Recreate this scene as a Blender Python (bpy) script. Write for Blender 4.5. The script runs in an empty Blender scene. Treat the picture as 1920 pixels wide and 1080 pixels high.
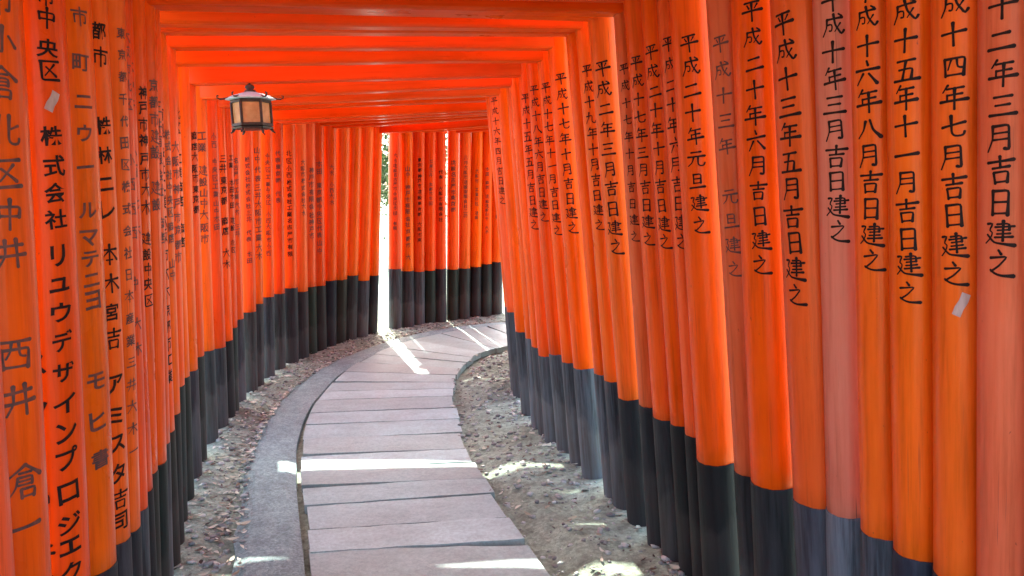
import bpy, bmesh, math, random
from mathutils import Vector, Matrix, Quaternion, noise

R = math.radians
random.seed(11)
S = bpy.context.scene
C = S.collection

# ---------------------------------------------------------------- camera
F_PX, PITCH, ROLL, EYE = 1400.0, 7.5, 2.0, 1.52
fwd = Vector((0, math.cos(R(PITCH)), -math.sin(R(PITCH))))
rt0 = Vector((1, 0, 0)); up0 = rt0.cross(fwd)
rt = math.cos(R(ROLL)) * rt0 - math.sin(R(ROLL)) * up0
up = math.sin(R(ROLL)) * rt0 + math.cos(R(ROLL)) * up0
cam = bpy.data.cameras.new("camera"); camo = bpy.data.objects.new("camera", cam); C.objects.link(camo)
m = Matrix((rt, up, -fwd)).transposed().to_4x4(); m.translation = (0, 0, EYE)
camo.matrix_world = m
cam.sensor_width = 36; cam.lens = 36 * F_PX / 1920; cam.clip_start = 0.02; cam.clip_end = 2000
S.camera = camo

# ---------------------------------------------------------------- sky, sun, exposure
SUN_EL, SUN_AZ = 47, -14          # azimuth measured from +Y (down the tunnel), negative = to the left
w = bpy.data.worlds.new("World"); S.world = w; w.use_nodes = True
nt = w.node_tree; bg = nt.nodes["Background"]
sky = nt.nodes.new("ShaderNodeTexSky"); sky.sky_type = 'NISHITA'; sky.sun_disc = False
sky.sun_elevation = R(SUN_EL); sky.sun_rotation = R(SUN_AZ)
sky.air_density = 0.8; sky.dust_density = 4.0; sky.ozone_density = 0.0
nt.links.new(sky.outputs[0], bg.inputs[0]); bg.inputs[1].default_value = 0.15
sl = bpy.data.lights.new("sun", 'SUN'); sl.energy = 2.0; sl.angle = R(0.5); sl.color = (1, .95, .86)
so = bpy.data.objects.new("sun", sl); C.objects.link(so)
sdir = Vector((math.sin(R(SUN_AZ)) * math.cos(R(SUN_EL)), math.cos(R(SUN_AZ)) * math.cos(R(SUN_EL)), math.sin(R(SUN_EL))))
so.rotation_euler = sdir.to_track_quat('Z', 'Y').to_euler(); so.location = sdir * 30
S.view_settings.view_transform = 'Standard'; S.view_settings.look = 'None'
S.view_settings.exposure = 3.12; S.view_settings.gamma = 1
S.render.engine = 'CYCLES'
S.cycles.use_denoising = True
S.cycles.max_bounces = 10; S.cycles.diffuse_bounces = 7; S.cycles.glossy_bounces = 4
S.cycles.sample_clamp_indirect = 8

# ---------------------------------------------------------------- projection helpers (fit the plan to the photo)
EYEV = Vector((0, 0, EYE))
def ray(x, y): return fwd * F_PX + rt * (x - 960) + up * (540 - y)
def proj(P):
    v = P - EYEV; z = v.dot(fwd)
    return 960 + F_PX * v.dot(rt) / z, 540 - F_PX * v.dot(up) / z
def on_plane(x, y, z=0.0):
    d = ray(x, y); return EYEV + d * ((z - EYE) / d.z)

# ---------------------------------------------------------------- object helpers
def mesh(name, vs, fs, mat, smooth=False, parent=None):
    me = bpy.data.meshes.new(name); me.from_pydata(vs, [], fs); me.update()
    if smooth: me.polygons.foreach_set("use_smooth", [True] * len(me.polygons))
    if mat: me.materials.append(mat)
    o = bpy.data.objects.new(name, me); C.objects.link(o)
    if parent: o.parent = parent
    return o
def tag(o, label=None, cat=None, group=None, kind=None):
    if label: o["label"] = label
    if cat: o["category"] = cat
    if group: o["group"] = group
    if kind: o["kind"] = kind
    return o
def empty(name, loc):
    o = bpy.data.objects.new(name, None); o.location = loc; o.empty_display_size = .1; C.objects.link(o); return o
def lerp(a, b, t): return a + (b - a) * t
def catmull(pts, n):
    P = [Vector(p) for p in pts]; P = [2 * P[0] - P[1]] + P + [2 * P[-1] - P[-2]]; out = []
    for i in range(1, len(P) - 2):
        for k in range(n):
            t = k / n; a, b, c, d = P[i - 1:i + 3]
            out.append(.5 * (2 * b + (c - a) * t + (2 * a - 5 * b + 4 * c - d) * t * t + (3 * b - a - 3 * c + d) * t ** 3))
    out.append(P[-2]); return out

# ---------------------------------------------------------------- materials
def nodes(name):
    mt = bpy.data.materials.new(name); mt.use_nodes = True
    t = mt.node_tree; return mt, t, t.nodes["Principled BSDF"]
def N(t, typ, **kw):
    n = t.nodes.new(typ)
    for k, v in kw.items(): setattr(n, k, v)
    return n
def noise_tex(t, scale, stretch=(1, 1, 1), detail=4, coord='Object', rough=.55, rand=False):
    tc = N(t, "ShaderNodeTexCoord"); mp = N(t, "ShaderNodeMapping"); nz = N(t, "ShaderNodeTexNoise")
    mp.inputs['Scale'].default_value = stretch
    t.links.new(tc.outputs[coord], mp.inputs[0])
    src = mp.outputs[0]
    if rand:
        oi = N(t, "ShaderNodeObjectInfo"); ad = N(t, "ShaderNodeVectorMath", operation='ADD')
        mu = N(t, "ShaderNodeMath", operation='MULTIPLY'); mu.inputs[1].default_value = 91
        t.links.new(oi.outputs['Random'], mu.inputs[0]); t.links.new(mu.outputs[0], ad.inputs[1]); t.links.new(src, ad.inputs[0]); src = ad.outputs[0]
    t.links.new(src, nz.inputs['Vector'])
    nz.inputs['Scale'].default_value = scale; nz.inputs['Detail'].default_value = detail; nz.inputs['Roughness'].default_value = rough
    return nz.outputs['Fac']
def ramp(t, fac, stops):
    r = N(t, "ShaderNodeValToRGB"); t.links.new(fac, r.inputs[0])
    e = r.color_ramp.elements
    e[0].position, e[0].color = stops[0][0], (*stops[0][1], 1)
    e[1].position, e[1].color = stops[-1][0], (*stops[-1][1], 1)
    for p, c in stops[1:-1]:
        x = e.new(p); x.color = (*c, 1)
    return r.outputs[0]
def g(v): return (v, v, v)
def mix(t, a, b, fac, mode='MIX'):
    n = N(t, "ShaderNodeMix", data_type='RGBA', blend_type=mode)
    for i, v in ((6, a), (7, b)):
        if isinstance(v, tuple): n.inputs[i].default_value = (*v, 1)
        else: t.links.new(v, n.inputs[i])
    if isinstance(fac, (int, float)): n.inputs[0].default_value = fac
    else: t.links.new(fac, n.inputs[0])
    return n.outputs[2]
def mth(t, op, a, b=None):
    n = N(t, "ShaderNodeMath", operation=op)
    for i, v in enumerate((a, b)):
        if v is None: continue
        if isinstance(v, (int, float)): n.inputs[i].default_value = v
        else: t.links.new(v, n.inputs[i])
    return n.outputs[0]
def bump(t, bs, h, strength, dist=.01):
    b = N(t, "ShaderNodeBump"); b.inputs['Strength'].default_value = strength; b.inputs['Distance'].default_value = dist
    t.links.new(h, b.inputs['Height']); t.links.new(b.outputs[0], bs.inputs['Normal'])

def paint_material(name, axis):
    """lacquered vermilion; the object's own colour is the paint, its alpha is how weathered it is"""
    mt, t, b = nodes(name)
    st = (9, 9, .45) if axis == 'z' else (.45, 9, 9)
    oi = N(t, "ShaderNodeObjectInfo")
    grain = noise_tex(t, 6, st, 6, rand=True, rough=.65)
    blot = noise_tex(t, 3.0, (1, 1, .6) if axis == 'z' else (.6, 1, 1), 5, rand=True)
    speck = noise_tex(t, 90, (1, 1, .5), 2, rand=True)
    col = mix(t, oi.outputs['Color'], ramp(t, grain, [(.25, g(.62)), (.5, g(1.0)), (.8, (1.10, 1.25, 1.3))]), .85 if axis == 'z' else .45, 'MULTIPLY')
    col = mix(t, col, ramp(t, blot, [(.3, g(.82)), (.6, g(1.04))]), .7, 'MULTIPLY')
    wear = mth(t, 'MULTIPLY', oi.outputs['Alpha'], ramp(t, mth(t, 'ADD', mth(t, 'MULTIPLY', grain, .5), mth(t, 'MULTIPLY', blot, .5)), [(.36, g(.25)), (.58, g(1))]))
    col = mix(t, col, (.64, .20, .13), wear)
    crack = mth(t, 'MULTIPLY', mth(t, 'MINIMUM', mth(t, 'ADD', .22, oi.outputs['Alpha']), 1.0), ramp(t, noise_tex(t, 11, (9, 9, .22) if axis == 'z' else (.22, 9, 9), 3, rand=True), [(.66, g(0)), (.72, g(1))]))
    col = mix(t, col, (.09, .03, .03), crack)
    col = mix(t, col, (.12, .03, .015), ramp(t, speck, [(.74, g(0)), (.80, g(.6))]))
    t.links.new(col, b.inputs['Base Color'])
    rg = mth(t, 'ADD', mth(t, 'MULTIPLY', wear, .35), ramp(t, blot, [(.3, g(.24)), (.7, g(.40))]))
    t.links.new(rg, b.inputs['Roughness'])
    b.inputs['Coat Weight'].default_value = .10; b.inputs['Specular IOR Level'].default_value = .2; b.inputs['Specular Tint'].default_value = (1, .6, .4, 1); b.inputs['Coat Roughness'].default_value = .18
    bump(t, b, grain, .35, .004)
    return mt
M_POST = paint_material("vermilion_post_paint", 'z')
M_BEAM = paint_material("vermilion_beam_paint", 'x')

mt, t, b = nodes("black_base_paint"); M_BASE = mt
oi = N(t, "ShaderNodeObjectInfo")
gr = noise_tex(t, 6, (9, 9, .5), 6, rand=True, rough=.65); bl = noise_tex(t, 5, (1, 1, .5), 5, rand=True)
c = mix(t, oi.outputs['Color'], ramp(t, gr, [(.3, g(.55)), (.75, g(1.6))]), .8, 'MULTIPLY')
tc = N(t, "ShaderNodeTexCoord"); sx = N(t, "ShaderNodeSeparateXYZ"); t.links.new(tc.outputs['Object'], sx.inputs[0])
dm = mth(t, 'ADD', sx.outputs['Z'], mth(t, 'MULTIPLY', bl, -.55))
dust = ramp(t, dm, [(-.32, g(.55)), (.05, g(.16)), (.30, g(0))])
dust = mth(t, 'MULTIPLY', mth(t, 'MULTIPLY', dust, mth(t, 'ADD', .35, mth(t, 'MULTIPLY', gr, 1.1))), mth(t, 'ADD', .22, mth(t, 'MULTIPLY', oi.outputs['Alpha'], 1.5)))
c = mix(t, c, (.20, .185, .165), dust)
c = mix(t, c, (.13, .16, .19), mth(t, 'MULTIPLY', oi.outputs['Alpha'], ramp(t, gr, [(.36, g(.1)), (.60, g(1))])))
t.links.new(c, b.inputs['Base Color'])
t.links.new(mth(t, 'ADD', .35, mth(t, 'MULTIPLY', bl, .4)), b.inputs['Roughness']); b.inputs['Specular IOR Level'].default_value = .2
bump(t, b, gr, .5, .004)

mt, t, b = nodes("brush_ink"); M_INK = mt
n_ = noise_tex(t, 60, (1, 1, 1), 4)
t.links.new(ramp(t, n_, [(.3, (.006, .004, .004)), (.75, (.03, .009, .006))]), b.inputs['Base Color']); b.inputs['Roughness'].default_value = .6; b.inputs['Specular IOR Level'].default_value = .15
mt, t, b = nodes("worn_ink"); M_INKW = mt
n_ = noise_tex(t, 60, (1, 1, 1), 4)
t.links.new(ramp(t, n_, [(.35, (.05, .02, .02)), (.7, (.16, .035, .02))]), b.inputs['Base Color']); b.inputs['Roughness'].default_value = .6
mt, t, b = nodes("paper"); M_PAPER = mt
n_ = noise_tex(t, 50, (1, 1, .3), 4)
t.links.new(ramp(t, n_, [(.35, (.30, .17, .15)), (.65, (.50, .36, .33))]), b.inputs['Base Color']); b.inputs['Roughness'].default_value = .8

mt, t, b = nodes("path_stone"); M_SLAB = mt
at = N(t, "ShaderNodeAttribute", attribute_name="tone")
n1 = noise_tex(t, 2.2, (1, 1, 1), 6, rough=.6); n2 = noise_tex(t, 55, (1, 1, 1), 5, rough=.7); n3 = noise_tex(t, 7, (.7, 1.5, 1), 5, rough=.65)
c = ramp(t, at.outputs['Fac'], [(0, (.275, .375, .35)), (.35, (.315, .40, .37)), (.6, (.315, .44, .415)), (1, (.40, .55, .525))])
c = mix(t, c, ramp(t, n3, [(.3, g(.78)), (.62, g(1.10))]), .5, 'MULTIPLY')
c = mix(t, c, ramp(t, n1, [(.3, g(.78)), (.65, g(1.12))]), .8, 'MULTIPLY')
c = mix(t, c, ramp(t, n2, [(.3, g(.75)), (.7, g(1.2))]), .8, 'MULTIPLY')
t.links.new(c, b.inputs['Base Color'])
t.links.new(ramp(t, n1, [(.3, g(.42)), (.7, g(.68))]), b.inputs['Roughness'])
bump(t, b, mth(t, 'ADD', n2, mth(t, 'MULTIPLY', n3, 1.5)), .35, .008)

mt, t, b = nodes("strip_concrete"); M_STRIP = mt
n1 = noise_tex(t, 2.5, (1, 1, 1), 6); n2 = noise_tex(t, 75, (1, 1, 1), 4, rough=.75); n3 = noise_tex(t, 14, (1, 1, 1), 5)
c = ramp(t, n2, [(.3, (.12, .19, .18)), (.5, (.235, .35, .335)), (.72, (.40, .55, .53))])
c = mix(t, c, ramp(t, n1, [(.3, g(.75)), (.7, g(1.1))]), .8, 'MULTIPLY')
c = mix(t, c, ramp(t, n3, [(.35, g(.8)), (.65, g(1.1))]), .8, 'MULTIPLY')
t.links.new(c, b.inputs['Base Color']); b.inputs['Roughness'].default_value = .75
bump(t, b, n2, .6, .01)

mt, t, b = nodes("earth"); M_EARTH = mt
n1 = noise_tex(t, 1.6, (1, 1, 1), 6); n2 = noise_tex(t, 42, (1, 1, 1), 6, rough=.75); n3 = noise_tex(t, 9, (1, 1, 1), 6, rough=.65)
c = ramp(t, n3, [(.28, (.16, .20, .15)), (.5, (.32, .42, .325)), (.72, (.44, .57, .455))])
c = mix(t, c, ramp(t, n1, [(.3, (.8, .76, .7)), (.7, g(1.1))]), .8, 'MULTIPLY')
c = mix(t, c, ramp(t, n2, [(.3, g(.5)), (.7, g(1.35))]), .95, 'MULTIPLY')
t.links.new(c, b.inputs['Base Color']); b.inputs['Roughness'].default_value = .9
bump(t, b, mth(t, 'ADD', n2, n3), .8, .02)

def simple(name, c0, c1, rough, scale=30, metal=0.0, stretch=(1, 1, 1)):
    mt, t, b = nodes(name); n_ = noise_tex(t, scale, stretch, 5)
    t.links.new(ramp(t, n_, [(.3, c0), (.7, c1)]), b.inputs['Base Color']); b.inputs['Roughness'].default_value = rough; b.inputs['Metallic'].default_value = metal
    bump(t, b, n_, .2, .004); return mt
M_ROOFSKY = simple("roof_sky_tint", (.26, .46, .54), (.38, .62, .70), .5, 25, 0)  # bluish sky reflection painted into the lantern roof's colour
M_IRON = simple("dark_iron", (.018, .014, .014), (.05, .04, .036), .45, 40, .4)
M_LGLASS = simple("aged_panel", (.30, .20, .08), (.58, .45, .22), .25, 9)
M_BARK = simple("bark", (.05, .04, .03), (.14, .11, .08), .9, 18, 0, (1, 1, .3))
def leafmat(name, c0, c1, c2):
    mt, t, b = nodes(name); gi = N(t, "ShaderNodeNewGeometry")
    t.links.new(ramp(t, gi.outputs['Random Per Island'], [(0, c0), (.5, c1), (1, c2)]), b.inputs['Base Color'])
    b.inputs['Roughness'].default_value = .55; return mt
M_LEAF = leafmat("foliage", (.045, .085, .02), (.08, .13, .03), (.13, .16, .045))
M_DRY = leafmat("dry_leaves", (.24, .23, .15), (.48, .52, .38), (.66, .70, .57))
M_DARKL = leafmat("rotting_leaves", (.03, .022, .016), (.07, .05, .035), (.16, .11, .07))
M_PEB = leafmat("pebble_stone", (.12, .13, .125), (.28, .31, .28), (.50, .55, .50))

# ---------------------------------------------------------------- setting: ground, path, gutter strip
slabL = catmull([(-.05, .3), (-.30, 1.1), (-.58, 2.0), (-.84, 2.84), (-1.17, 3.88), (-1.38, 4.7), (-1.47, 5.5), (-1.42, 6.5), (-1.12, 7.42), (-.6, 8.0), (-.07, 8.25), (.8, 8.35), (1.7, 8.3)], 10)
slabR = catmull([(.95, .5), (.62, 1.25), (.34, 2.08), (.08, 2.85), (-.23, 3.92), (-.38, 4.72), (-.47, 5.45), (-.47, 6.15), (-.34, 6.72), (-.07, 7.06), (.35, 7.32), (1.0, 7.45), (1.7, 7.45)], 10)
strL = catmull([(-.62, .3), (-.80, 1.2), (-.98, 2.1), (-1.18, 2.87), (-1.49, 3.9), (-1.68, 4.8), (-1.76, 5.6), (-1.70, 6.5), (-1.40, 7.4), (-.95, 8.05), (-.3, 8.42), (.8, 8.52), (1.7, 8.47)], 10)
def at_s(poly, s):
    i = min(int(s * (len(poly) - 1)), len(poly) - 2); f = s * (len(poly) - 1) - i
    return poly[i].lerp(poly[i + 1], f)
def inside(x, y, A, B, pad):
    best = None
    for i in range(len(A)):
        mm = (A[i] + B[i]) / 2; d = (mm.x - x) ** 2 + (mm.y - y) ** 2
        if best is None or d < best[0]: best = (d, i)
    i = best[1]; mm = (A[i] + B[i]) / 2; ax = (B[i] - A[i]); wd = ax.length; ax.normalize()
    return abs((x - mm.x) * ax.x + (y - mm.y) * ax.y) - wd / 2 - pad     # <0 inside
xs = [-3.6 + .06 * i for i in range(116)]; ys = [.2 + .06 * i for i in range(168)]
def spread(a):
    a = list(a); st = .12
    while a[-1] < 260: a.append(a[-1] + st); st *= 1.45
    st = .12
    while a[0] > -260: a.insert(0, a[0] - st); st *= 1.45
    return a
xs, ys = spread(xs), spread(ys)
vs = []
for y in ys:
    for x in xs:
        h = .022 * noise.fractal(Vector((x * 2.6, y * 2.6, 3.1)), 1, 2, 4) + .012
        if -3 < x < 2.5 and .3 < y < 9.2:
            dd = inside(x, y, strL, slabR, .0)
            k = min(1, max(0, (dd - .02) / .12)); h = -.03 * (1 - k) + h * k
        if abs(x) > 6 or y > 14: h += .15 * noise.noise(Vector((x * .1, y * .1, 0)))
        vs.append((x, y, h))
W = len(xs)
fs = [(j * W + i, j * W + i + 1, (j + 1) * W + i + 1, (j + 1) * W + i) for j in range(len(ys) - 1) for i in range(W - 1)]
tag(mesh("ground", vs, fs, M_EARTH, True), kind="structure")

vs, fs, tone = [], [], []
s = .005; rs = random.Random(5)
def arc(s0, dist):
    s1 = s0
    while s1 < 1 and ((at_s(slabL, s1) + at_s(slabR, s1)) / 2 - (at_s(slabL, s0) + at_s(slabR, s0)) / 2).length < dist: s1 += .0008
    return s1
while s < .985:
    e = arc(s, rs.uniform(.22, .31)); gp = .0006
    z0 = .03 + rs.uniform(-.004, .004); tn = rs.random(); sk = rs.uniform(-.0022, .0022); jl, jr = rs.uniform(-.012, .012), rs.uniform(-.015, .015)
    nU, nV = 10, 3; base = len(vs); tilt = rs.uniform(-.003, .003)
    for top in (1, 0):
        for j in range(nV + 1):
            for i in range(nU + 1):
                u, v = i / nU, j / nV
                ss = lerp(s + gp, e - gp, v) + sk * (u - .5) * 2
                if j in (0, nV): ss += .0009 * noise.noise(Vector((u * 9, s * 40 + j, 0)))
                a, b2 = at_s(slabL, max(0, min(1, ss))), at_s(slabR, max(0, min(1, ss)))
                p = a.lerp(b2, u * (1 + jr) + jl * (1 - u))
                edge = 1 if (i in (0, nU) or j in (0, nV)) else 0
                vs.append((p.x, p.y, (z0 + tilt * (u - .5) * 2 - .0028 * edge + .0015 * noise.noise(Vector((p.x * 6, p.y * 6, 1)))) if top else -.02))
    K = (nU + 1) * (nV + 1)
    for j in range(nV):
        for i in range(nU):
            a = base + j * (nU + 1) + i; fs.append((a, a + 1, a + nU + 2, a + nU + 1)); tone.append(tn)
    loop = [i for i in range(nU + 1)] + [j * (nU + 1) + nU for j in range(1, nV + 1)] + [nV * (nU + 1) + i for i in range(nU - 1, -1, -1)] + [j * (nU + 1) for j in range(nV - 1, 0, -1)]
    for q in range(len(loop)):
        a, b2 = base + loop[q], base + loop[(q + 1) % len(loop)]; fs.append((a, a + K, b2 + K, b2)); tone.append(tn)
    s = e
po = mesh("path", vs, fs, M_SLAB); tag(po, kind="structure")
po.data.attributes.new("tone", 'FLOAT', 'FACE').data.foreach_set("value", tone)

vs, fs = [], []; nU = 5; nS = 160
for j in range(nS + 1):
    s = j / nS; a = at_s(strL, s); b2 = at_s(slabL, s); dv = (b2 - a).normalized(); b2 = b2 - dv * (.035 + .008 * noise.noise(Vector((s * 30, 0, 0))))
    a = a + dv * .03 * noise.noise(Vector((s * 45, 7, 0)))
    for i in range(nU + 1):
        p = a.lerp(b2, i / nU); z = .02 + .003 * noise.noise(Vector((p.x * 5, p.y * 5, 9))) - (.012 if i in (0, nU) else 0)
        vs.append((p.x, p.y, z))
    vs.append((b2.x, b2.y, -.028)); vs.append((a.x, a.y, -.028))
W2 = nU + 3
for j in range(nS):
    for i in range(nU + 1):
        a = j * W2 + i; fs.append((a, a + 1, a + W2 + 1, a + W2))
    fs.append((j * W2 + nU + 2, j * W2, (j + 1) * W2, (j + 1) * W2 + nU + 2))
tag(mesh("gutter_strip", vs, fs, M_STRIP, False), kind="structure")

# ---------------------------------------------------------------- brush characters: strokes in a 0..100 box, y up, start and end width
def ST(s): return [[tuple(map(float, p.split(','))) for p in q.split()] for q in s.split(';')]
ST_SRC = {
 '一': "8,46 92,54 9,12", '二': "22,70 76,76 8,11;8,20 92,27 9,12", '三': "20,80 78,85 8,10;26,50 72,54 7,10;6,14 94,20 9,12",
 '十': "8,54 92,60 8,11;50,95 50,5 11,7", '年': "32,97 14,70 10,4;28,82 82,86 7,9;30,58 78,62 7,9;30,60 30,36 8,7;4,34 96,40 9,12;54,84 54,2 11,6",
 '平': "18,86 82,90 8,10;30,76 38,60 6,9;74,78 62,60 9,4;6,46 94,52 9,12;50,88 50,1 11,6",
 '成': "22,74 86,79 8,10;24,76 22,40 6,6 10,4;24,52 46,55 44,24 34,28 7,6;50,96 58,50 84,8 94,26 9,8;78,56 56,22 8,3;70,95 83,85 6,10",
 '月': "28,92 27,45 10,4 10,4;28,90 76,93 76,8 62,14 8,9;30,66 74,68 7,7;29,44 74,46 7,7",
 '吉': "8,78 92,83 8,11;50,98 50,58 10,8;24,57 78,61 7,10;28,42 32,3 9,8;28,42 74,45 69,5 7,9;32,8 70,10 7,8",
 '日': "26,90 27,5 10,9;26,88 76,91 75,5 8,10;28,50 74,52 8,7;28,11 74,13 7,8",
 '建': "42,84 80,88 79,62 7,8;36,73 94,77 7,8;44,61 80,64 6,7;42,47 82,50 6,8;36,34 90,37 7,9;61,98 61,20 10,7;10,84 30,88 16,58 30,54 22,30 5,9 8,4;10,44 34,14 97,4 5,13",
 '之': "46,98 55,84 7,11;18,70 76,76 48,42 20,22 8,6;18,28 32,16 54,8 96,7 6,13",
 '六': "50,97 55,80 7,11;6,60 94,66 9,11;38,48 13,5 10,4;58,48 88,8 6,13", '八': "38,78 30,40 7,8 11,4;54,84 66,40 95,8 6,14",
 '五': "18,86 80,90 8,10;50,88 36,10 10,8;24,52 72,56 66,10 7,10;5,8 95,12 9,12",
 '四': "16,80 20,14 10,9;16,78 85,82 80,14 8,10;40,78 28,38 9,4;58,78 60,46 76,44 8,7;20,18 80,20 8,8",
 '七': "8,50 92,64 9,10;44,94 44,24 54,12 84,12 88,28 11,7", '九': "40,94 34,48 10,6 11,4;14,62 66,68 62,24 72,8 92,10 94,26 8,7",
 '元': "24,84 74,88 8,10;6,58 94,64 9,11;38,58 32,28 8,6 10,4;60,60 60,20 68,8 90,8 94,26 9,7",
 '旦': "30,92 31,38 9,8;30,90 72,93 71,38 8,9;32,65 70,67 7,7;32,40 70,42 7,7;6,12 94,18 9,12",
 '中': "18,74 22,40 10,9;18,72 82,76 78,42 8,10;22,44 78,46 8,8;50,98 50,2 11,6", '井': "14,70 86,76 8,10;6,38 94,44 9,11;36,92 34,40 14,4 10,4;66,95 66,2 11,7",
 '小': "50,95 50,8 38,16 11,6;30,64 10,28 10,5;68,66 90,32 6,12", '北': "30,92 30,6 11,7;8,62 30,66 7,8;6,24 30,36 6,8;60,94 60,20 68,8 92,10 94,28 10,7;90,66 60,50 9,5",
 '区': "10,86 92,90 8,10;16,86 16,8 92,12 10,10;70,76 28,26 9,4;34,64 76,26 6,11", '西': "8,88 92,92 8,10;16,66 20,5 10,9;16,64 86,68 82,5 8,10;40,88 38,60 26,36 8,4;58,88 60,44 76,42 8,6;20,10 82,12 8,8",
 '倉': "50,98 6,60 10,4;50,96 95,62 6,13;34,74 66,76 7,8;34,62 70,64 68,40 7,8;34,51 68,53 6,7;32,40 70,42 6,7;32,62 28,34 10,4 8,3;40,28 43,2 8,8;40,28 78,30 74,3 7,9;43,6 74,8 6,7",
 '市': "50,98 50,82 9,9;6,76 94,82 8,11;20,60 21,18 9,7;20,60 82,64 80,18 70,22 7,8;50,82 50,2 11,6", '木': "8,66 92,72 8,10;50,97 50,2 11,7;48,66 10,18 9,3;52,66 92,20 6,12",
 '本': "8,70 92,76 8,10;50,97 50,2 11,7;48,70 8,24 9,3;52,70 94,26 6,12;34,24 66,26 7,8", '大': "8,62 92,68 8,10;50,96 46,56 8,5 11,4;52,62 94,6 6,13",
}
STROKES = {k: ST(v) for k, v in ST_SRC.items()}
GLYPH = {}
def brush_glyph(ch):
    V, Fc = [], []
    for q in STROKES[ch]:
        pts, (w0, w1) = q[:-1], q[-1]
        # sharp corners for box strokes: subdivide each leg, blending slightly at corners
        line = []
        for a, b2 in zip(pts, pts[1:]):
            L = math.hypot(b2[0] - a[0], b2[1] - a[1]); n = max(2, int(L / 9))
            for k in range(n): line.append((lerp(a[0], b2[0], k / n), lerp(a[1], b2[1], k / n)))
        line.append(pts[-1]); n = len(line)
        # a light smoothing of corners
        sm = [line[0]] + [((line[i - 1][0] + 2 * line[i][0] + line[i + 1][0]) / 4, (line[i - 1][1] + 2 * line[i][1] + line[i + 1][1]) / 4) for i in range(1, n - 1)] + [line[-1]]
        # rounded caps
        d0 = Vector((sm[0][0] - sm[1][0], sm[0][1] - sm[1][1])).normalized(); d1 = Vector((sm[-1][0] - sm[-2][0], sm[-1][1] - sm[-2][1])).normalized()
        sm = [(sm[0][0] + d0.x * w0 * .45, sm[0][1] + d0.y * w0 * .45)] + sm + [(sm[-1][0] + d1.x * w1 * .45, sm[-1][1] + d1.y * w1 * .45)]
        n = len(sm); base = len(V)
        for i, p in enumerate(sm):
            a, c2 = sm[max(0, i - 1)], sm[min(n - 1, i + 1)]
            d = Vector((c2[0] - a[0], c2[1] - a[1])).normalized(); t_ = i / (n - 1)
            wd = lerp(w0, w1, t_) * (1 - .38 * math.sin(math.pi * t_)) * 1.05
            if i in (0, n - 1): wd *= .35
            k = wd / 2 * 1.45
            for o in (-1, 0, 1): V.append(((p[0] - d.y * k * o) / 100 - .5, (p[1] + d.x * k * o) / 100 - .5))
        for i in range(n - 1):
            for o in (0, 1):
                a = base + i * 3 + o; Fc.append((a, a + 1, a + 4, a + 3))
    return V, Fc
def font_glyph(ch):
    cu = bpy.data.curves.new("glyph_source", 'FONT'); cu.body = ch; cu.size = 1; cu.resolution_u = 3; cu.offset = .022
    o = bpy.data.objects.new("glyph_source", cu); me = bpy.data.meshes.new_from_object(o)
    bpy.data.objects.remove(o); bpy.data.curves.remove(cu)
    if not me.vertices: bpy.data.meshes.remove(me); return [], []
    bm = bmesh.new(); bm.from_mesh(me); bpy.data.meshes.remove(me)
    bmesh.ops.remove_doubles(bm, verts=bm.verts, dist=1e-4)
    X = [v.co.x for v in bm.verts]; Y = [v.co.y for v in bm.verts]
    cx, cy = (min(X) + max(X)) / 2, (min(Y) + max(Y)) / 2; sc = .9 / max(.62, max(max(X) - min(X), max(Y) - min(Y)))
    for v in bm.verts: v.co.x = (v.co.x - cx) * sc; v.co.y = (v.co.y - cy) * sc + .10 * v.co.x
    for k in range(-4, 5):
        bmesh.ops.bisect_plane(bm, geom=bm.verts[:] + bm.edges[:] + bm.faces[:], plane_co=(k * .1, 0, 0), plane_no=(1, 0, 0))
    for v in bm.verts:
        q = noise.noise_vector(Vector((v.co.x * 4, v.co.y * 4, ord(ch) % 97))); v.co.x += .018 * q.x; v.co.y += .018 * q.y
    bm.verts.index_update()
    out = ([(v.co.x, v.co.y) for v in bm.verts], [tuple(v.index for v in f.verts) for f in bm.faces]); bm.free(); return out
def glyph(ch):
    if ch not in GLYPH: GLYPH[ch] = brush_glyph(ch) if ch in STROKES else font_glyph(ch)
    return GLYPH[ch]

# ---------------------------------------------------------------- the two rows of posts, read off the photo
# right row, near to far is reversed: (x of the post's left silhouette at its band, y of the band)
RB = [(949, 583), (965, 620), (984, 632), (995, 648), (1008, 664), (1028, 661), (1051, 676), (1074, 687), (1114, 697), (1127, 710), (1157, 743), (1196, 756), (1222, 778), (1252, 790), (1277, 811), (1309, 859), (1372, 880), (1415, 900), (1492, 932), (1541, 954), (1612, 993), (1672, 1030), (1743, 1072), (1825, 1120), (1912, 1170)]
# left row, near to far: (x of the post's right silhouette at its band, y of the band)
LB = [(270, 952), (289, 918), (296, 884), (308, 866), (316, 830), (324, 808), (330, 775), (342, 722), (355, 705), (369, 692), (381, 667), (402, 655), (418, 650), (432, 637), (442, 613), (457, 597), (479, 583), (493, 568), (513, 555), (534, 549), (561, 538), (574, 545), (589, 536), (608, 534), (627, 524), (650, 522), (667, 514), (691, 524), (710, 515), (752, 503), (776, 507), (795, 508), (813, 506), (836, 503), (859, 504), (879, 502), (902, 499), (923, 494), (941, 490)]
LN = [(252, 990), (243, 1010), (205, 1060), (160, 1110), (92, 1180)]           # L-1 .. L-5
curL = catmull([(-.72, -2.4), (-.78, -1.4), (-.86, -.5), (-.93, .1), (-.97, .7), (-1.06, 1.3), (-1.17, 2.0), (-1.34, 2.6), (-1.56, 3.2), (-1.74, 3.8), (-1.90, 4.4), (-2.02, 5.1), (-2.08, 5.8), (-2.06, 6.5), (-1.94, 7.15), (-1.74, 7.7), (-1.45, 8.15), (-1.1, 8.5), (-.7, 8.78), (-.2, 9.02), (.4, 9.2), (1.1, 9.25)], 60)
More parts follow.
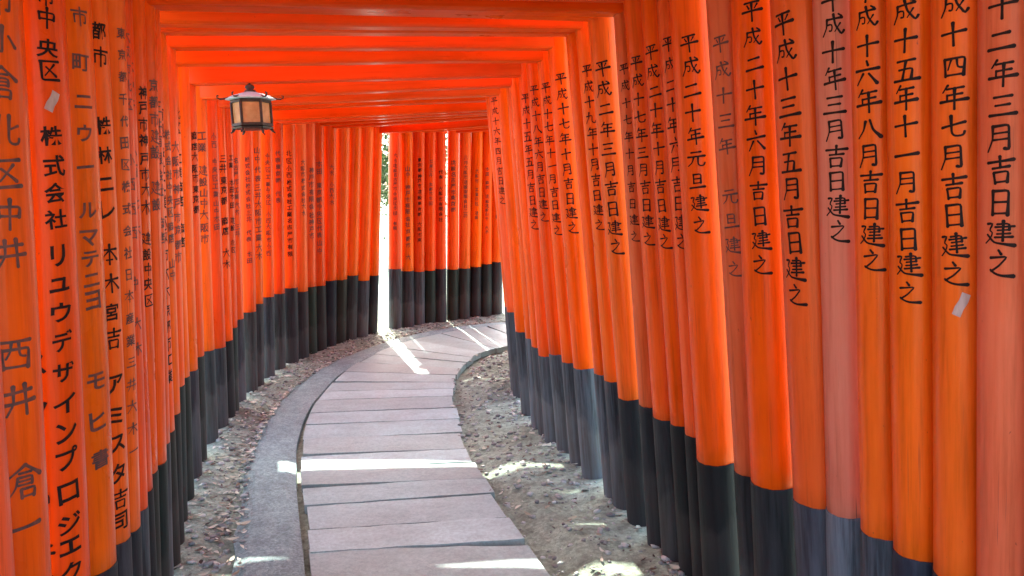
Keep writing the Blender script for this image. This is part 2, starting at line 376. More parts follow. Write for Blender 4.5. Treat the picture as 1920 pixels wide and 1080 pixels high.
curR = catmull([(1.66, -2.0), (1.58, -1.2), (1.46, -.2), (1.30, .6), (1.14, 1.1), (1.03, 1.45), (.93, 1.75), (.83, 2.1), (.71, 2.5), (.61, 2.85), (.52, 3.2), (.41, 3.6), (.30, 4.0), (.19, 4.4), (.10, 4.8), (.03, 5.2), (.01, 5.7), (.09, 6.15), (.28, 6.6), (.60, 7.0), (1.0, 7.3), (1.5, 7.5), (2.0, 7.6)], 60)
def snap(cur, x, y, side, rad):
    best = None
    for i, p in enumerate(cur):
        P = Vector((p.x, p.y, .65)); v = P - EYEV; sidev = Vector((v.y, -v.x, 0)).normalized()
        q = P + sidev * rad * side
        if (q - EYEV).dot(fwd) < .2 or (side < 0 and p.y > 5.45): continue
        px, py = proj(q)
        e = abs(px - x)
        if best is None or e < best[0]: best = (e, i, q)
    return best[1], best[2]
def clen(cur):
    L = [0]
    for a, b2 in zip(cur, cur[1:]): L.append(L[-1] + (b2 - a).length)
    return L
lenL, lenR = clen(curL), clen(curR)
def spaced(idx, L, mind):
    s = [L[i] for i in idx]
    for i in range(1, len(s)): s[i] = max(s[i], s[i - 1] + mind)
    return s
def pos(cur, L, s):
    if s <= L[0]: return cur[0] + (cur[0] - cur[1]).normalized() * (L[0] - s)
    for i in range(1, len(L)):
        if L[i] >= s: return cur[i - 1].lerp(cur[i], (s - L[i - 1]) / (L[i] - L[i - 1]))
    return cur[-1]
lid = [snap(curL, x, y, 1, .064)[0] for x, y in LN[::-1] + LB]            # index 0 == L-5
sL = spaced(lid, lenL, .112)
for _ in range(2):
    o_ = list(sL)
    for k in list(range(25, 33)) + list(range(35, 38)) + list(range(40, 43)): sL[k] = .5 * o_[k] + .25 * (o_[k - 1] + o_[k + 1])
sL = [sL[0] - .15 * k for k in range(5, 0, -1)] + sL                      # L-10 .. L-6, left of the frame
rid = [snap(curR, x, y, -1, .064)[0] for x, y in RB[::-1]]                # near to far, R24 .. R0
sR = spaced(rid, lenR, .110)
NG = len(sL)                                                              # gates, near to far
rest = NG - len(sR); s_end = lenR[-1] - .05
n0 = len(sR) - 1; room = s_end - sR[-1] - .106 * rest                      # hidden right posts: fanned like their left partners
wts = [max(0, sL[n0 + 1 + k] - sL[n0 + k] - .12) for k in range(rest)]
for k in range(rest): sR.append(sR[-1] + .106 + room * wts[k] / sum(wts))
def band_z(P2, y):
    lo, hi = .2, 1.2
    for _ in range(40):
        md = (lo + hi) / 2
        if proj(Vector((P2.x, P2.y, md)))[1] > y: lo = md
        else: hi = md
    return (lo + hi) / 2

RTXT = {0: None, 1: ('平成十二年三月吉日建之', -108, 487), 2: ('平成十四年七月吉日建之', -45, 505), 3: ('平成十五年十一月吉日建之', -30, 540), 4: ('平成十六年八月吉日建之', -15, 483),
 5: ('平成十年三月吉日建之', 5, 430), 6: ('平成十三年五月吉日建之', 45, 545), 7: ('平成二十年六月吉日建之', 28, 490), 8: ('平成十三年 元旦建之', 85, 500), 9: ('平成二十年元旦建之', 85, 420),
 10: ('平成二十年六月吉日建之', 85, 450), 11: ('平成二十年十月吉日建之', 100, 450), 12: ('平成十七年三月吉日建之', 120, 445), 13: ('平成十七年十月吉日建之', 130, 440), 14: ('平成二年三月吉日建之', 130, 460),
 15: ('平成十九年十月吉日建之', 135, 420), 17: ('平成十七年十月吉日建之', 150, 425), 18: ('平成十七年十一月吉日建之', 165, 430), 19: ('平成十八年六月吉日建之', 170, 405), 20: ('平成十五年五月吉日建之', 185, 420), 24: ('平成十六年四月吉日建之', 190, 375)}
def Y(s, ys): return [(c_, y_) for c_, y_ in zip(s, ys)]
LTXT = {5: [Y('市小倉北区中井西井倉一', [8, 82, 158, 245, 325, 400, 470, 655, 738, 885, 970])],
 6: [Y('市中央区株式会社リュウデザインプロジェクト', [0, 40, 94, 136, 255, 310, 360, 410, 475, 530, 580, 632, 690, 748, 800, 850, 912, 968, 1010, 1056]), Y('スク中井近', [672, 752, 920, 1012, 1075])],
 7: [Y('市町ニウールマテニヨモヒ書', [35, 120, 192, 250, 312, 392, 445, 482, 522, 560, 708, 782, 852])],
 8: [Y('都市株林ニレ本木宮吉アミスタ吉司', [60, 108, 235, 290, 345, 392, 475, 530, 582, 632, 716, 775, 826, 880, 930, 972])],
 9: [Y('東京都千代田区株式会社日本産業三井大木一', [62 + 41 * k for k in range(20)])],
 10: [Y('大阪市北区小西西西中大木', [68, 98, 130, 160, 195, 300, 345, 390, 435, 530, 605, 652])],
 11: [Y('大中井小西元木', [122, 160, 195, 285, 320, 380, 430])]}
rl = random.Random(77)
WORDS = ['株式会社', '有限会社', '京都市', '大阪市', '東京都', '名古屋市', '神戸市', '中央区', '北区', '大木', '小西', '三井', '本田', '山中', '代表', '工業', '商店', '建設']

# weathering of right posts, by gate: (paint colour, wear), base colour, base wear
FRESH, DEEP, ORANGE, BROWN, PINK = (.78, .088, .0015), (.74, .068, .0015), (.80, .116, .0015), (.60, .085, .006), (.56, .13, .07)
RWEAR = {0: (PINK, .25), 1: ((.66, .10, .025), .38), 2: (ORANGE, .1), 3: (ORANGE, .05), 4: (ORANGE, .08), 5: (PINK, .95), 6: ((.68, .085, .005), .08), 7: (FRESH, 0), 8: (BROWN, .3), 9: (FRESH, .02), 13: (BROWN, .2), 14: (ORANGE, .1)}
RBASE = {4: ((.022, .026, .036), .45), 5: ((.05, .062, .08), 1.0), 6: ((.03, .032, .045), .3), 3: ((.014, .016, .03), .1), 2: ((.012, .014, .026), .2)}

def post(parent, name_rng, P, inward, batter, rad, height, paint, wear, base_col, base_wear, hb):
    """one round post standing on the ground, with its black-painted foot; origin at the foot"""
    rg = name_rng
    foot = P - inward * math.tan(batter) * hb
    seg, rings = 28, 16; vs, fs = [], []
    bend = Vector((rg.uniform(-.006, .006), rg.uniform(-.006, .006), 0)); ph = rg.uniform(0, 9)
    def prof(z): return rad * (1.04 - .07 * z / height + .008 * math.sin(z * 2.3 + ph))
    def off(z): return bend * math.sin(math.pi * z / height)
    for j in range(rings + 1):
        z = lerp(hb - .06, height, j / rings) if True else 0
        r_ = prof(z); o = off(z)
        for i in range(seg):
            a = 2 * math.pi * i / seg; rr = r_ * (1 + .006 * math.sin(3 * a + ph))
            vs.append((o.x + rr * math.cos(a), o.y + rr * math.sin(a), z))
    fs = [(j * seg + i, j * seg + (i + 1) % seg, (j + 1) * seg + (i + 1) % seg, (j + 1) * seg + i) for j in range(rings) for i in range(seg)]
    fs += [tuple(range(seg - 1, -1, -1)), tuple(rings * seg + i for i in range(seg))]
    po = mesh("post", vs, fs, M_POST, True, parent)
    axis = (inward * math.tan(batter) + Vector((0, 0, 1))).normalized()
    po.rotation_mode = 'QUATERNION'; po.rotation_quaternion = Vector((0, 0, 1)).rotation_difference(axis)
    po.location = Vector((foot.x, foot.y, 0)) - parent.location
    po.color = (*paint, wear)
    # black base: a slightly proud shell with a turned-in rim, sunk a little into the soil
    vs = []; rows = [(-.12, .003), (.05, .003), (.2, .0025), (.35, .002), (hb - .006, .002), (hb, .0012), (hb + .0005, -.004)]
    for z, e in rows:
        r_ = prof(max(0, z)) + e; o = off(max(0, z))
        for i in range(seg):
            a = 2 * math.pi * i / seg; zz = z + (.0035 * noise.noise(Vector((3 * math.cos(a), 3 * math.sin(a), ph))) if z > hb - .01 else 0)
            rr = r_ + (.002 * noise.noise(Vector((4 * math.cos(a), 4 * math.sin(a), z * 6 + ph))) if z < .3 else 0)
            vs.append((o.x + rr * math.cos(a), o.y + rr * math.sin(a), zz))
    fs = [(j * seg + i, j * seg + (i + 1) % seg, (j + 1) * seg + (i + 1) % seg, (j + 1) * seg + i) for j in range(len(rows) - 1) for i in range(seg)]
    bo = mesh("black_base", vs, fs, M_BASE, True, po); bo.color = (*base_col, base_wear)
    po["prof"] = rad
    return po, foot, axis, prof, off
def z_for_y(foot, axis, y):
    lo, hi = -.2, 3.2
    for _ in range(40):
        md = (lo + hi) / 2
        if proj(foot + axis * md)[1] > y: lo = md
        else: hi = md
    return (lo + hi) / 2
ri = random.Random(404)
def inscription(po, prof, off, chars, ang, size_k=1.0, mat=None, maxw=None):
    """chars: list of (character, local z of its centre, size in m); wrapped round the post a hair proud of the paint"""
    V, Fc = [], []
    for ch, z, sz in chars:
        if ch in ' 　': continue
        gv, gf = glyph(ch); base = len(V); r0 = prof(z)
        sw = min(sz * 1.02, maxw or r0 * 1.5); ro = R(ri.uniform(-3.5, 3.5)); sw *= ri.uniform(.93, 1.07); sh = sz * ri.uniform(.94, 1.06); ju, jv = ri.uniform(-.04, .04), ri.uniform(-.03, .03)
        for u0, v0 in gv:
            u, v = u0 * math.cos(ro) - v0 * math.sin(ro) + ju, u0 * math.sin(ro) + v0 * math.cos(ro) + jv
            zz = z + v * sh; r_ = prof(zz) + .0014; a = ang + u * sw / r0; o = off(zz)
            V.append((o.x + r_ * math.cos(a), o.y + r_ * math.sin(a), zz))
        Fc += [tuple(base + i for i in f) for f in gf]
    if Fc: return mesh("inscription", V, Fc, mat or M_INK, False, po)
def sticker(po, prof, off, ang, z, wd, ht, tilt):
    V, Fc = [], []; nU, nV = 5, 6
    for j in range(nV + 1):
        for i in range(nU + 1):
            u, v = (i / nU - .5) * wd, (j / nV - .5) * ht; u += .1 * wd * noise.noise(Vector((v * 60, 0, 0)))
            uu, vv = u * math.cos(tilt) - v * math.sin(tilt), u * math.sin(tilt) + v * math.cos(tilt)
            zz = z + vv; r_ = prof(zz) + .0016; a = ang + uu / r_; o = off(zz); V.append((o.x + r_ * math.cos(a), o.y + r_ * math.sin(a), zz))
    for j in range(nV):
        for i in range(nU):
            a = j * (nU + 1) + i; Fc.append((a, a + 1, a + nU + 2, a + nU + 1))
    return mesh("paper_scrap", V, Fc, M_PAPER, True, po)

def bar(name, parent, L0, L1, depth, height, z, yaw_vec, mid, mat, lift=0.0, bev=.012, slope=0.0):
    """a squared timber with eased edges, its long axis in local x; lift turns its ends up"""
    n = 14; hd, hh = depth / 2, height / 2; k = bev
    sec = [(-hd + k, -hh), (hd - k, -hh), (hd - k * .3, -hh + k * .3), (hd, -hh + k), (hd, hh - k), (hd - k, hh), (-hd + k, hh), (-hd, hh - k), (-hd, -hh + k), (-hd + k * .3, -hh + k * .3)]
    vs, fs = [], []; ns = len(sec); wob = random.uniform(0, 50)
    for j in range(n + 1):
        x = lerp(-L0, L1, j / n); q = 2 * j / n - 1; dz = lift * abs(q) ** 3 + .004 * noise.noise(Vector((x * 1.3, wob, 0))); dy = .004 * noise.noise(Vector((x * 1.1, wob, 5)))
        for sy, sz in sec: vs.append((x, sy + dy, sz + dz + slope * x))
    fs = [(j * ns + i, (j + 1) * ns + i, (j + 1) * ns + (i + 1) % ns, j * ns + (i + 1) % ns) for j in range(n) for i in range(ns)]
    fs += [tuple(range(ns)), tuple(n * ns + i for i in range(ns - 1, -1, -1))]
    o = mesh(name, vs, fs, mat, False, parent)
    o.rotation_euler = (0, 0, math.atan2(yaw_vec.y, yaw_vec.x)); o.location = (mid.x - parent.location.x, mid.y - parent.location.y, z)
    return o

BEAMY = {15: 49, 17: 90, 18: 117, 20: 150, 21: 174, 23: 190, 29: 222}   # photo height of the beam's lower edge
BEAMZ = {15: 2.15, 16: 2.20, 17: 2.165, 18: 2.215, 19: 2.245, 20: 2.16, 21: 2.15, 22: 2.2, 23: 2.18, 27: 2.25, 28: 2.14, 29: 2.15, 38: 2.15, 39: 2.17}
ORD = ['first', 'second', 'third', 'fourth', 'fifth', 'sixth', 'seventh', 'eighth', 'ninth', 'tenth', 'eleventh', 'twelfth', 'thirteenth', 'fourteenth', 'fifteenth', 'sixteenth']
def gate_label(k):
    if k < 0: return "vermilion torii gate of the avenue behind the viewer, unseen, added for shade"
    if k in RTXT and RTXT[k] and k not in (17,):
        d = RTXT[k][0].replace(' ', '')
        ex = {5: ', the post faded to pale salmon', 8: ' in thin worn lettering', 7: ' in large bold lettering on a wide post', 10: ' in smaller lettering just beyond the one dated 平成二十年元旦', 1: ', a salmon-faded post at the right edge', 2: ', a white paper scrap below', 24: ', last before the bend'}.get(k, '')
        return f"vermilion torii gate whose right post is inscribed {d}{ex}"
    if k == 0: return "worn vermilion torii gate cut off by the right edge of the photo"
    if k == 16: return "vermilion torii gate with narrow blank right post beside one inscribed 平成十九年十月吉日建之"
    if k == 17: return "vermilion torii gate two beyond the one inscribed 平成十九年十月吉日建之"
    if k < 39:
        if k < 25: return f"vermilion torii gate {ORD[k - 21]} beyond the one inscribed 平成十五年五月吉日建之"
        if k == 38: return "vermilion torii gate on the near edge of the bright gap at the bend"
        return f"vermilion torii gate at the bend, {ORD[38 - k]} before the bright gap" if 38 - k < 16 else ""
    if k == 39: return "vermilion torii gate on the far edge of the bright gap at the bend"
    return f"vermilion torii gate beyond the bend, {ORD[k - 39]} after the bright gap"

rg = random.Random(3)
GATES = []
NB = 6                                                                   # avenue continued behind the camera: unseen gates added to shade the near posts
for k in range(-NB, NG):
    sl_, sr_ = (sL[k], sR[k]) if k >= 0 else (sL[0] + .2 * k, sR[0] + .2 * k)
    PL, PR = pos(curL, lenL, sl_), pos(curR, lenR, sr_)
    PL, PR = Vector((PL.x, PL.y, 0)), Vector((PR.x, PR.y, 0))
    root = empty("torii_gate", (PL + PR) / 2)
    tag(root, gate_label(k), "torii gate", "vermilion torii gates lining the path")
    GATES.append(root)
    inw = (PR - PL).normalized(); bat = R(3.5)
    def rad_for(ss, i):
        if i < 0: return rg.uniform(.063, .071)
        gaps = [abs(ss[i] - ss[j]) for j in (i - 1, i + 1) if 0 <= j < len(ss)]
        return max(.052, min(rg.uniform(.063, .071), min(gaps) * .5 - .001))
    rL, rR = rad_for(sL, k), rad_for(sR, k)
    if 8 <= k < 25: rR = min(rR, rg.uniform(.056, .062))
    if k == 7: rR = .071
    if k == 6: rR = .071
    if k == 9: rR = .068
    if k >= 30: rL = min(.079, rL * 1.0 if k in (38, 39, 43, 44) else max(rL, .5 * min(abs(sL[k] - sL[j]) for j in (k - 1, k + 1) if 0 <= j < NG) - .0008))
    if 5 <= k and k - 10 < len(LB):
        y = (LN[::-1] + LB)[k - 5][1]; q = PL - inw * 0
        hL = band_z(PL, y)
    else: hL = .66
    hR = band_z(PR, RB[24 - k][1]) if 0 <= k < 25 else .66
    hL, hR = max(.5, min(.85, hL)), max(.5, min(.85, hR))
    zb = BEAMZ.get(k, rg.uniform(2.165, 2.225))
    if k in BEAMY:
        mp_ = (PL + PR) / 2 - Vector((inw.y, -inw.x, 0)) * -.043; zb = z_for_y(mp_, Vector((0, 0, 1)), BEAMY[k])
    H = zb + .42 + rg.uniform(-.02, .02) + {29: -.15, 27: -.08, 23: -.08}.get(k, 0)
    def paint():
        cbase = rg.choice([FRESH, DEEP, FRESH, ORANGE, ORANGE, FRESH, DEEP]); j = rg.uniform(.92, 1.08)
        return tuple(v * j for v in cbase), rg.choice([0, 0, .03, .06, .15])
    pl, wl = paint(); pr, wr = RWEAR.get(k, paint())
    bl, bwl = tuple(v * rg.uniform(.7, 1.8) for v in (.0085, .008, .0078)), rg.choice([0, 0, .1, .2, .35]); br, bwr = RBASE.get(k, ((.007, .008, .0095) if k < 13 else (.012, .014, .018), rg.choice([0, 0, .1]) if k < 15 else rg.uniform(.25, .7)))
    tan_b = math.tan(bat)
    jl, jr = R(rg.uniform(-.5, .5)), R(rg.uniform(-.45, .45))
    jl += R({32: .3, 33: .7, 34: 1.2, 35: 1.7, 36: 2.1, 37: 2.3, 38: 2.5}.get(k, 0))
    if k >= 19: jr -= R(.7)
    oL, fL, aL, prL, ofL = post(root, rg, PL, inw, bat + jl, rL, H, pl, wl, bl, bwl, hL)
    oR, fR, aR, prR, ofR = post(root, rg, PR, -inw, bat + jr, rR, H, pr, wr, br, bwr, hR)
    # tie beam through both posts
    dpt = min(.085 if k < 36 else .06, rL * 1.5, rR * 1.6)
    zc = zb + .075; eL, eR = fL + aL * zc, fR + aR * zc; half = (eR - eL).length / 2; mid = (eL + eR) / 2
    oh = .12 if k < 25 else .07
    tb = bar("tie_beam", root, half + .12, half + oh, dpt, .15, zc, inw, mid, M_BEAM, 0, .012)
    pb, wb = paint(); pb = tuple(lerp(a_, b_, .7) for a_, b_ in zip(pb, (.58, .050, .0015))); tb.color = (*pb, wb * .6)
    zk = H + .055; ld = min(.10 if k < 36 else .06, rR * 1.7)
    lb = bar("lintel", root, half + .22, half + (.2 if k < 25 else .08), ld, .13, zk, inw, mid, M_BEAM, .05, .02); lb.color = (*pb, wb)
    # writing
    T = Vector((inw.y, -inw.x, 0))             # towards the camera end, square to the gate
    def strip_angle(foot, axis, rad, side, half_px):
        A = foot + axis * 1.3; v = A - EYEV; sd = Vector((v.y, -v.x, 0)).normalized()
        tgt = proj(A + sd * rad * side)[0] - side * half_px; best = (1e9, 0)
        for i in range(120):
            a = 2 * math.pi * i / 120; nrm = Vector((math.cos(a), math.sin(a), 0))
            if nrm.dot(v) > -.02: continue
            best = min(best, (abs(proj(A + nrm * rad)[0] - tgt), a))
        return best[1]
    angR = math.atan2(*(lambda d: (d.y, d.x))((T * math.cos(R(36)) - inw * math.sin(R(36)))))
    dl = R(24 if k < 24 else 60)
    angL = math.atan2(*(lambda d: (d.y, d.x))((T * math.cos(dl) + inw * math.sin(dl))))
    rpx = lambda P: 1400 * .064 / (P - EYEV).dot(fwd)
    if 1 <= k < 25:
        hp = min((RB[25 - k][0] - RB[24 - k][0]) / 2, rpx(PR)); angR = strip_angle(fR, aR, rR, -1, max(hp, rpx(PR) * .22))
    if 5 <= k:
        xs_ = [5] + [p[0] for p in LN[::-1] + LB]; hp = min((xs_[k - 4] - xs_[k - 5]) / 2, rpx(PL)); angL = strip_angle(fL, aL, rL, 1, max(hp, rpx(PL) * .22))
    if RTXT.get(k):
        s_, y0, y1 = RTXT[k]; n = len(s_)
        z0, z1 = z_for_y(fR, aR, y0), z_for_y(fR, aR, y1); pitch = (z0 - z1) / (n - 1); kk = .68 if k == 8 else (.66 if k == 13 else (.88 if k < 7 else .8))
        inscription(oR, prR, ofR, [(c_, lerp(z0, z1, i / (n - 1)), pitch * kk) for i, c_ in enumerate(s_)], angR, mat=M_INKW if k == 8 else M_INK)
    if k in LTXT:
        for q, col in enumerate(LTXT[k]):
            chars = []
            for i, (c_, y_) in enumerate(col):
                z = z_for_y(fL, aL, y_); d = abs(col[min(i + 1, len(col) - 1)][1] - col[max(0, i - 1)][1]) / (2 if 0 < i < len(col) - 1 else 1)
                sz = (z - z_for_y(fL, aL, y_ + 10)) / 10 * min(d, {5: 66, 6: 46, 7: 42, 8: 42}.get(k, 27)) * .9
                chars.append((c_, z, sz))
            inscription(oL, prL, ofL, chars, angL + (R(-52) if q else 0), mat=M_INK if k in (6, 8) else M_INKW, maxw=rL * 1.25)
    elif 11 < k < NG and rl.random() < .85:
        s_ = ''.join(rl.choice(WORDS) + rl.choice(['', ' ', '']) for _ in range(rl.randint(3, 6)))[:16]
        sz = rl.choice([.05, .06, .045]); z = rl.uniform(1.75, 1.95); chars = []
        for c_ in s_:
            chars.append((c_, z, sz)); z -= sz * rl.choice([1.1, 1.1, 1.15, 1.3])
            if z < hL + .12: break
        inscription(oL, prL, ofL, chars, angL, mat=rl.choice([M_INK, M_INKW, M_INKW]), maxw=rL * 1.1)
    if k == 2: sticker(oR, prR, ofR, angR + R(14), z_for_y(fR, aR, 562), .017, .05, R(-24)); sticker(oR, prR, ofR, angR + R(-14), .52, .012, .035, R(-8)).parent = oR
    if k == 6: sticker(oL, prL, ofL, angL + R(2), z_for_y(fL, aL, 192), .018, .045, R(-26))

# ---------------------------------------------------------------- hanging lantern
LP = EYEV + ray(470, 187) * (4.22 / ray(470, 187).y)
lan = empty("hanging_lantern", LP)
tag(lan, "small dark hexagonal lantern with pale blue-grey roof hanging under the tie beams", "lantern")
RL = .118; rot = R(17)
def ngon(rad, z, n=6, r0=rot): return [(rad * math.cos(r0 + 2 * math.pi * i / n), rad * math.sin(r0 + 2 * math.pi * i / n), z) for i in range(n)]
def lathe6(rows, n=6, r0=rot):
    V, Fc = [], []
    for r_, z in rows: V += ngon(r_, z, n, r0)
    for j in range(len(rows) - 1):
        for i in range(n): Fc.append((j * n + i, j * n + (i + 1) % n, (j + 1) * n + (i + 1) % n, (j + 1) * n + i))
    Fc += [tuple(range(n - 1, -1, -1)), tuple((len(rows) - 1) * n + i for i in range(n))]
    return V, Fc
V, Fc = lathe6([(.150, -.002), (.154, .004), (.110, .026), (.062, .040), (.03, .048)]); mesh("roof", V, Fc, M_ROOFSKY, False, lan)
V, Fc = lathe6([(.034, .047), (.034, .056), (.020, .062), (.030, .074), (.026, .086), (.006, .096)], 12); fin = mesh("finial", V, Fc, M_IRON, True, lan)
def tube(pts, rad, n=6):
    V, Fc = [], []
    for i, p in enumerate(pts):
        d = (Vector(pts[min(i + 1, len(pts) - 1)]) - Vector(pts[max(0, i - 1)])).normalized(); a = d.orthogonal().normalized(); b2 = d.cross(a)
        if i and False: pass
        r_ = rad[i] if isinstance(rad, list) else rad
        for q in range(n):
            t_ = 2 * math.pi * q / n; V.append(tuple(Vector(p) + a * r_ * math.cos(t_) + b2 * r_ * math.sin(t_)))
    for i in range(len(pts) - 1):
        for q in range(n): Fc.append((i * n + q, i * n + (q + 1) % n, (i + 1) * n + (q + 1) % n, (i + 1) * n + q))
    Fc += [tuple(range(n - 1, -1, -1)), tuple((len(pts) - 1) * n + q for q in range(n))]
    return V, Fc
V, Fc = tube([(0, 0, .09), (0, 0, .2)], .006); mesh("hanging_rod", V, Fc, M_IRON, True, lan)
for i in range(6):
    a = rot + math.pi / 3 * i; u = Vector((math.cos(a), math.sin(a), 0)); Z = Vector((0, 0, 1))
    V, Fc = tube([tuple(u * r_ + Z * z) for r_, z in ((.13, .012), (.16, .004), (.18, .003), (.196, .010), (.197, .022), (.187, .026))], .0055); mesh("eave_hook", V, Fc, M_IRON, True, lan)
# frame: top and bottom rings and six stiles
V, Fc = [], []
def addm(v2, f2):
    n0 = len(V); V.extend(v2); Fc.extend([tuple(n0 + i for i in f) for f in f2])
addm(*lathe6([(RL - .002, -.022), (RL + .004, -.020), (RL + .004, -.004), (RL - .004, -.002)]))
addm(*lathe6([(RL - .004, -.166), (RL + .006, -.164), (RL + .006, -.148), (RL - .002, -.147)]))
for i in range(6):
    a = rot + math.pi / 3 * i; p = Vector((math.cos(a), math.sin(a), 0)) * (RL - .002)
    addm(*tube([(p.x, p.y, -.15), (p.x, p.y, -.018)], .009, 8))
mesh("frame", V, Fc, M_IRON, False, lan)
for i in range(6):
    a0, a1 = rot + math.pi / 3 * i, rot + math.pi / 3 * (i + 1)
    p0, p1 = Vector((math.cos(a0), math.sin(a0), 0)) * (RL - .006), Vector((math.cos(a1), math.sin(a1), 0)) * (RL - .006)
    n_ = ((p0 + p1) / 2).normalized() * .004; p0 = p0.lerp(p1, .0); V2 = []
    for z in (-.146, -.021):
        for p in (p0 + n_ * 0, p1, p1 - n_, p0 - n_): V2.append((p.x, p.y, z))
    mesh("panel", V2, [(0, 1, 5, 4), (1, 2, 6, 5), (2, 3, 7, 6), (3, 0, 4, 7), (3, 2, 1, 0), (4, 5, 6, 7)], M_LGLASS, False, lan)
V, Fc = lathe6([(.09, -.185), (RL + .004, -.180), (RL + .010, -.170), (RL - .01, -.1655)]); base = mesh("base", V, Fc, M_IRON, False, lan)
for i in range(6):
    a = rot + math.pi / 3 * i; u = Vector((math.cos(a), math.sin(a), 0)); Z = Vector((0, 0, 1))
    V, Fc = tube([tuple(u * .108 + Z * -.178), tuple(u * .120 + Z * -.195), tuple(u * .132 + Z * -.205)], [.010, .008, .006]); mesh("foot", V, Fc, M_IRON, True, lan)

lan.scale = (.88, .88, .88)

# ---------------------------------------------------------------- litter on the soil
rp = random.Random(21)
def soil_spot(left=.5):
    while True:
        if rp.random() < left:                       # left strip of soil along the posts
            s = rp.random(); a = at_s(strL, s); p = pos(curL, lenL, lerp(lenL[0], lenL[-1], s)); q = Vector((a.x, a.y, 0)).lerp(Vector((p.x, p.y, 0)), rp.uniform(-.12, 1.0) ** 1)
        else:
            s = rp.random(); a = at_s(slabR, s); p = pos(curR, lenR, lerp(lenR[0], lenR[-1], s)); q = Vector((a.x, a.y, 0)).lerp(Vector((p.x, p.y, 0)), rp.uniform(-.02, 1.0))
        if q.y > 1.6: return q
def gz(x, y): 
    h = .022 * noise.fractal(Vector((x * 2.6, y * 2.6, 3.1)), 1, 2, 4) + .012
    dd = inside(x, y, strL, slabR, 0); k = min(1, max(0, (dd - .02) / .12)); z = -.03 * (1 - k) + h * k
    return max(z, .02) if dd < 0 else z
V, Fc = [], []
ICO = [(0, 0, 1), (.894, 0, .447), (.276, .851, .447), (-.724, .526, .447), (-.724, -.526, .447), (.276, -.851, .447), (.724, .526, -.447), (-.276, .851, -.447), (-.894, 0, -.447), (-.276, -.851, -.447), (.724, -.526, -.447), (0, 0, -1)]
ICF = [(0, 1, 2), (0, 2, 3), (0, 3, 4), (0, 4, 5), (0, 5, 1), (1, 6, 2), (2, 7, 3), (3, 8, 4), (4, 9, 5), (5, 10, 1), (2, 6, 7), (3, 7, 8), (4, 8, 9), (5, 9, 10), (1, 10, 6), (6, 11, 7), (7, 11, 8), (8, 11, 9), (9, 11, 10), (10, 11, 6)]
for _ in range(4200):
    q = soil_spot(); r_ = rp.choice([.003, .004, .005, .006, .008, .011, .015]) * rp.uniform(.8, 1.3); z = gz(q.x, q.y); n0 = len(V); th = rp.uniform(0, 6.28)
    for v in ICO:
        k = 1 + rp.uniform(-.25, .25); x, y = v[0] * r_ * k * 1.25, v[1] * r_ * k
        V.append((q.x + x * math.cos(th) - y * math.sin(th), q.y + x * math.sin(th) + y * math.cos(th), z + v[2] * r_ * .6 * k + r_ * .2))
    Fc += [tuple(n0 + i for i in f) for f in ICF]
tag(mesh("pebbles", V, Fc, M_PEB, True), "small pale and grey pebbles scattered on the bare soil beside the path", "pebbles", kind="stuff")
def leaves(name, count, mat, label, big, left):
    V, Fc = [], []
    for _ in range(count):
        q = soil_spot(left); L = rp.uniform(.014, .04) * big; wd = L * rp.uniform(.3, .5); z = gz(q.x, q.y) + rp.uniform(.003, .012); th = rp.uniform(0, 6.28); cu = rp.uniform(-.2, .5); ti = rp.uniform(-.4, .4); n0 = len(V)
        for j in range(5):
            t_ = j / 4; ww = wd * math.sin(math.pi * min(.97, max(.05, t_ * .9 + .05))); 
            for sgn in (-1, 0, 1):
                x, y = (t_ - .5) * L, sgn * ww * .5; zz = cu * L * (4 * (t_ - .5) ** 2) * .5 + abs(sgn) * ww * .15 + ti * y
                V.append((q.x + x * math.cos(th) - y * math.sin(th), q.y + x * math.sin(th) + y * math.cos(th), z + max(-.002, zz)))
        for j in range(4):
            for i in range(2):
                a = n0 + j * 3 + i; Fc.append((a, a + 1, a + 4, a + 3))
    tag(mesh(name, V, Fc, mat, True), label, "fallen leaves", kind="stuff")
leaves("fallen_leaves", 1500, M_DRY, "pale dry fallen leaves littering the soil along both rows of posts", 1.35, .82)
leaves("rotting_leaves", 650, M_DARKL, "dark brown rotting leaves strewn on the soil", 1.1, .5)

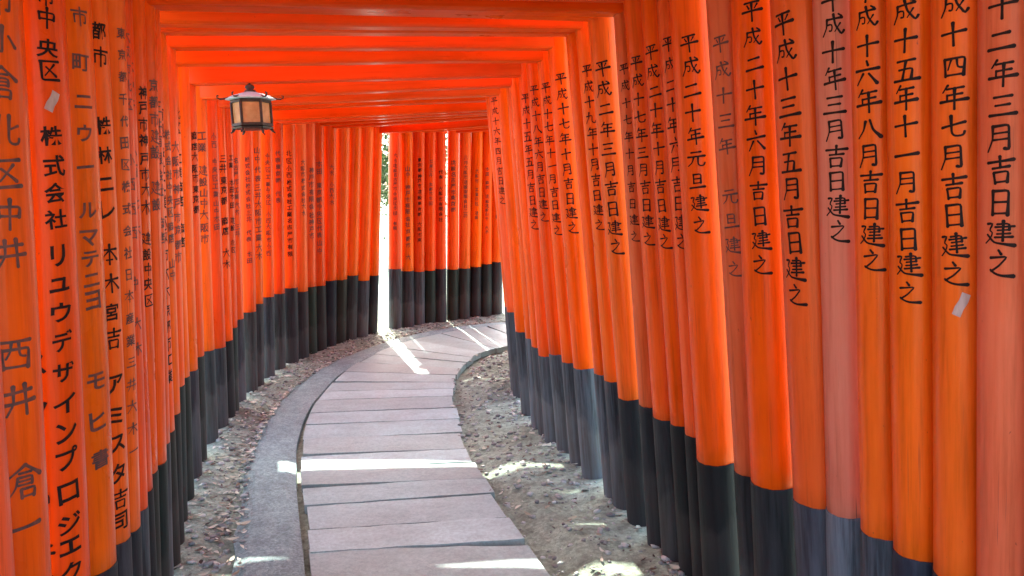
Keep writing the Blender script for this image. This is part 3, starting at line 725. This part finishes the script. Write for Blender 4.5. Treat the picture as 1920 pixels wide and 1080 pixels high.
# ---------------------------------------------------------------- trees and shrubs outside, seen through the gap
def tree(name, loc, h, cr, label, cat, seed, nl=5200, trunk=.16, low=.35):
    r_ = random.Random(seed); root = empty(name, loc)
    tag(root, label, cat)
    V, Fc = [], []
    def limb(a, b2, r0, r1):
        n0 = len(V); mid = (a + b2) / 2 + Vector((r_.uniform(-.1, .1), r_.uniform(-.1, .1), .05)) * (b2 - a).length
        v2, f2 = tube([tuple(a), tuple(mid), tuple(b2)], [r0, (r0 + r1) / 2, r1], 8); V.extend(v2); Fc.extend([tuple(n0 + i for i in f) for f in f2])
    top = Vector((r_.uniform(-.2, .2), r_.uniform(-.2, .2), h * .85)); limb(Vector((0, 0, -.15)), top, trunk, trunk * .2)
    tips = [top]
    for i in range(11):
        z = h * r_.uniform(low, .8); a = r_.uniform(0, 6.28); d = cr * r_.uniform(.5, .95); e = Vector((math.cos(a) * d, math.sin(a) * d, z + d * r_.uniform(.2, .7)))
        limb(Vector((0, 0, z)) + Vector((top.x, top.y, 0)) * (z / h), e, trunk * .35, trunk * .06); tips.append(e); tips.append(e * .6 + Vector((0, 0, z * .4)))
    mesh("trunk", V, Fc, M_BARK, True, root)
    V2, F2 = [], []
    for i in range(nl):
        c_ = r_.choice(tips); dv = Vector((r_.gauss(0, 1), r_.gauss(0, 1), r_.gauss(0, .75))) * cr * .24; p = c_ + dv; L = r_.uniform(.05, .11) * (1 if h > 2 else .6)
        q = Quaternion((r_.gauss(0, 1), r_.gauss(0, 1), r_.gauss(0, 1), r_.gauss(0, 1))).normalized(); n0 = len(V2)
        for x, y in ((-L, 0), (0, L * .4), (L, 0), (0, -L * .4)): V2.append(tuple(p + q @ Vector((x, y, 0))))
        F2.append((n0, n0 + 1, n0 + 2, n0 + 3))
    mesh("crown", V2, F2, M_LEAF, False, root)
tree("broadleaf_tree", (0.4, 17.0, 0), 6.6, 2.4, "pale green tree glimpsed through the thin light slit past the bend", "tree", 2)
tree("broadleaf_tree", (-3.2, 17.5, 0), 5.4, 2.0, "sunlit pale green tree filling the top of the bright gap", "tree", 8, 6500, .12, .22)
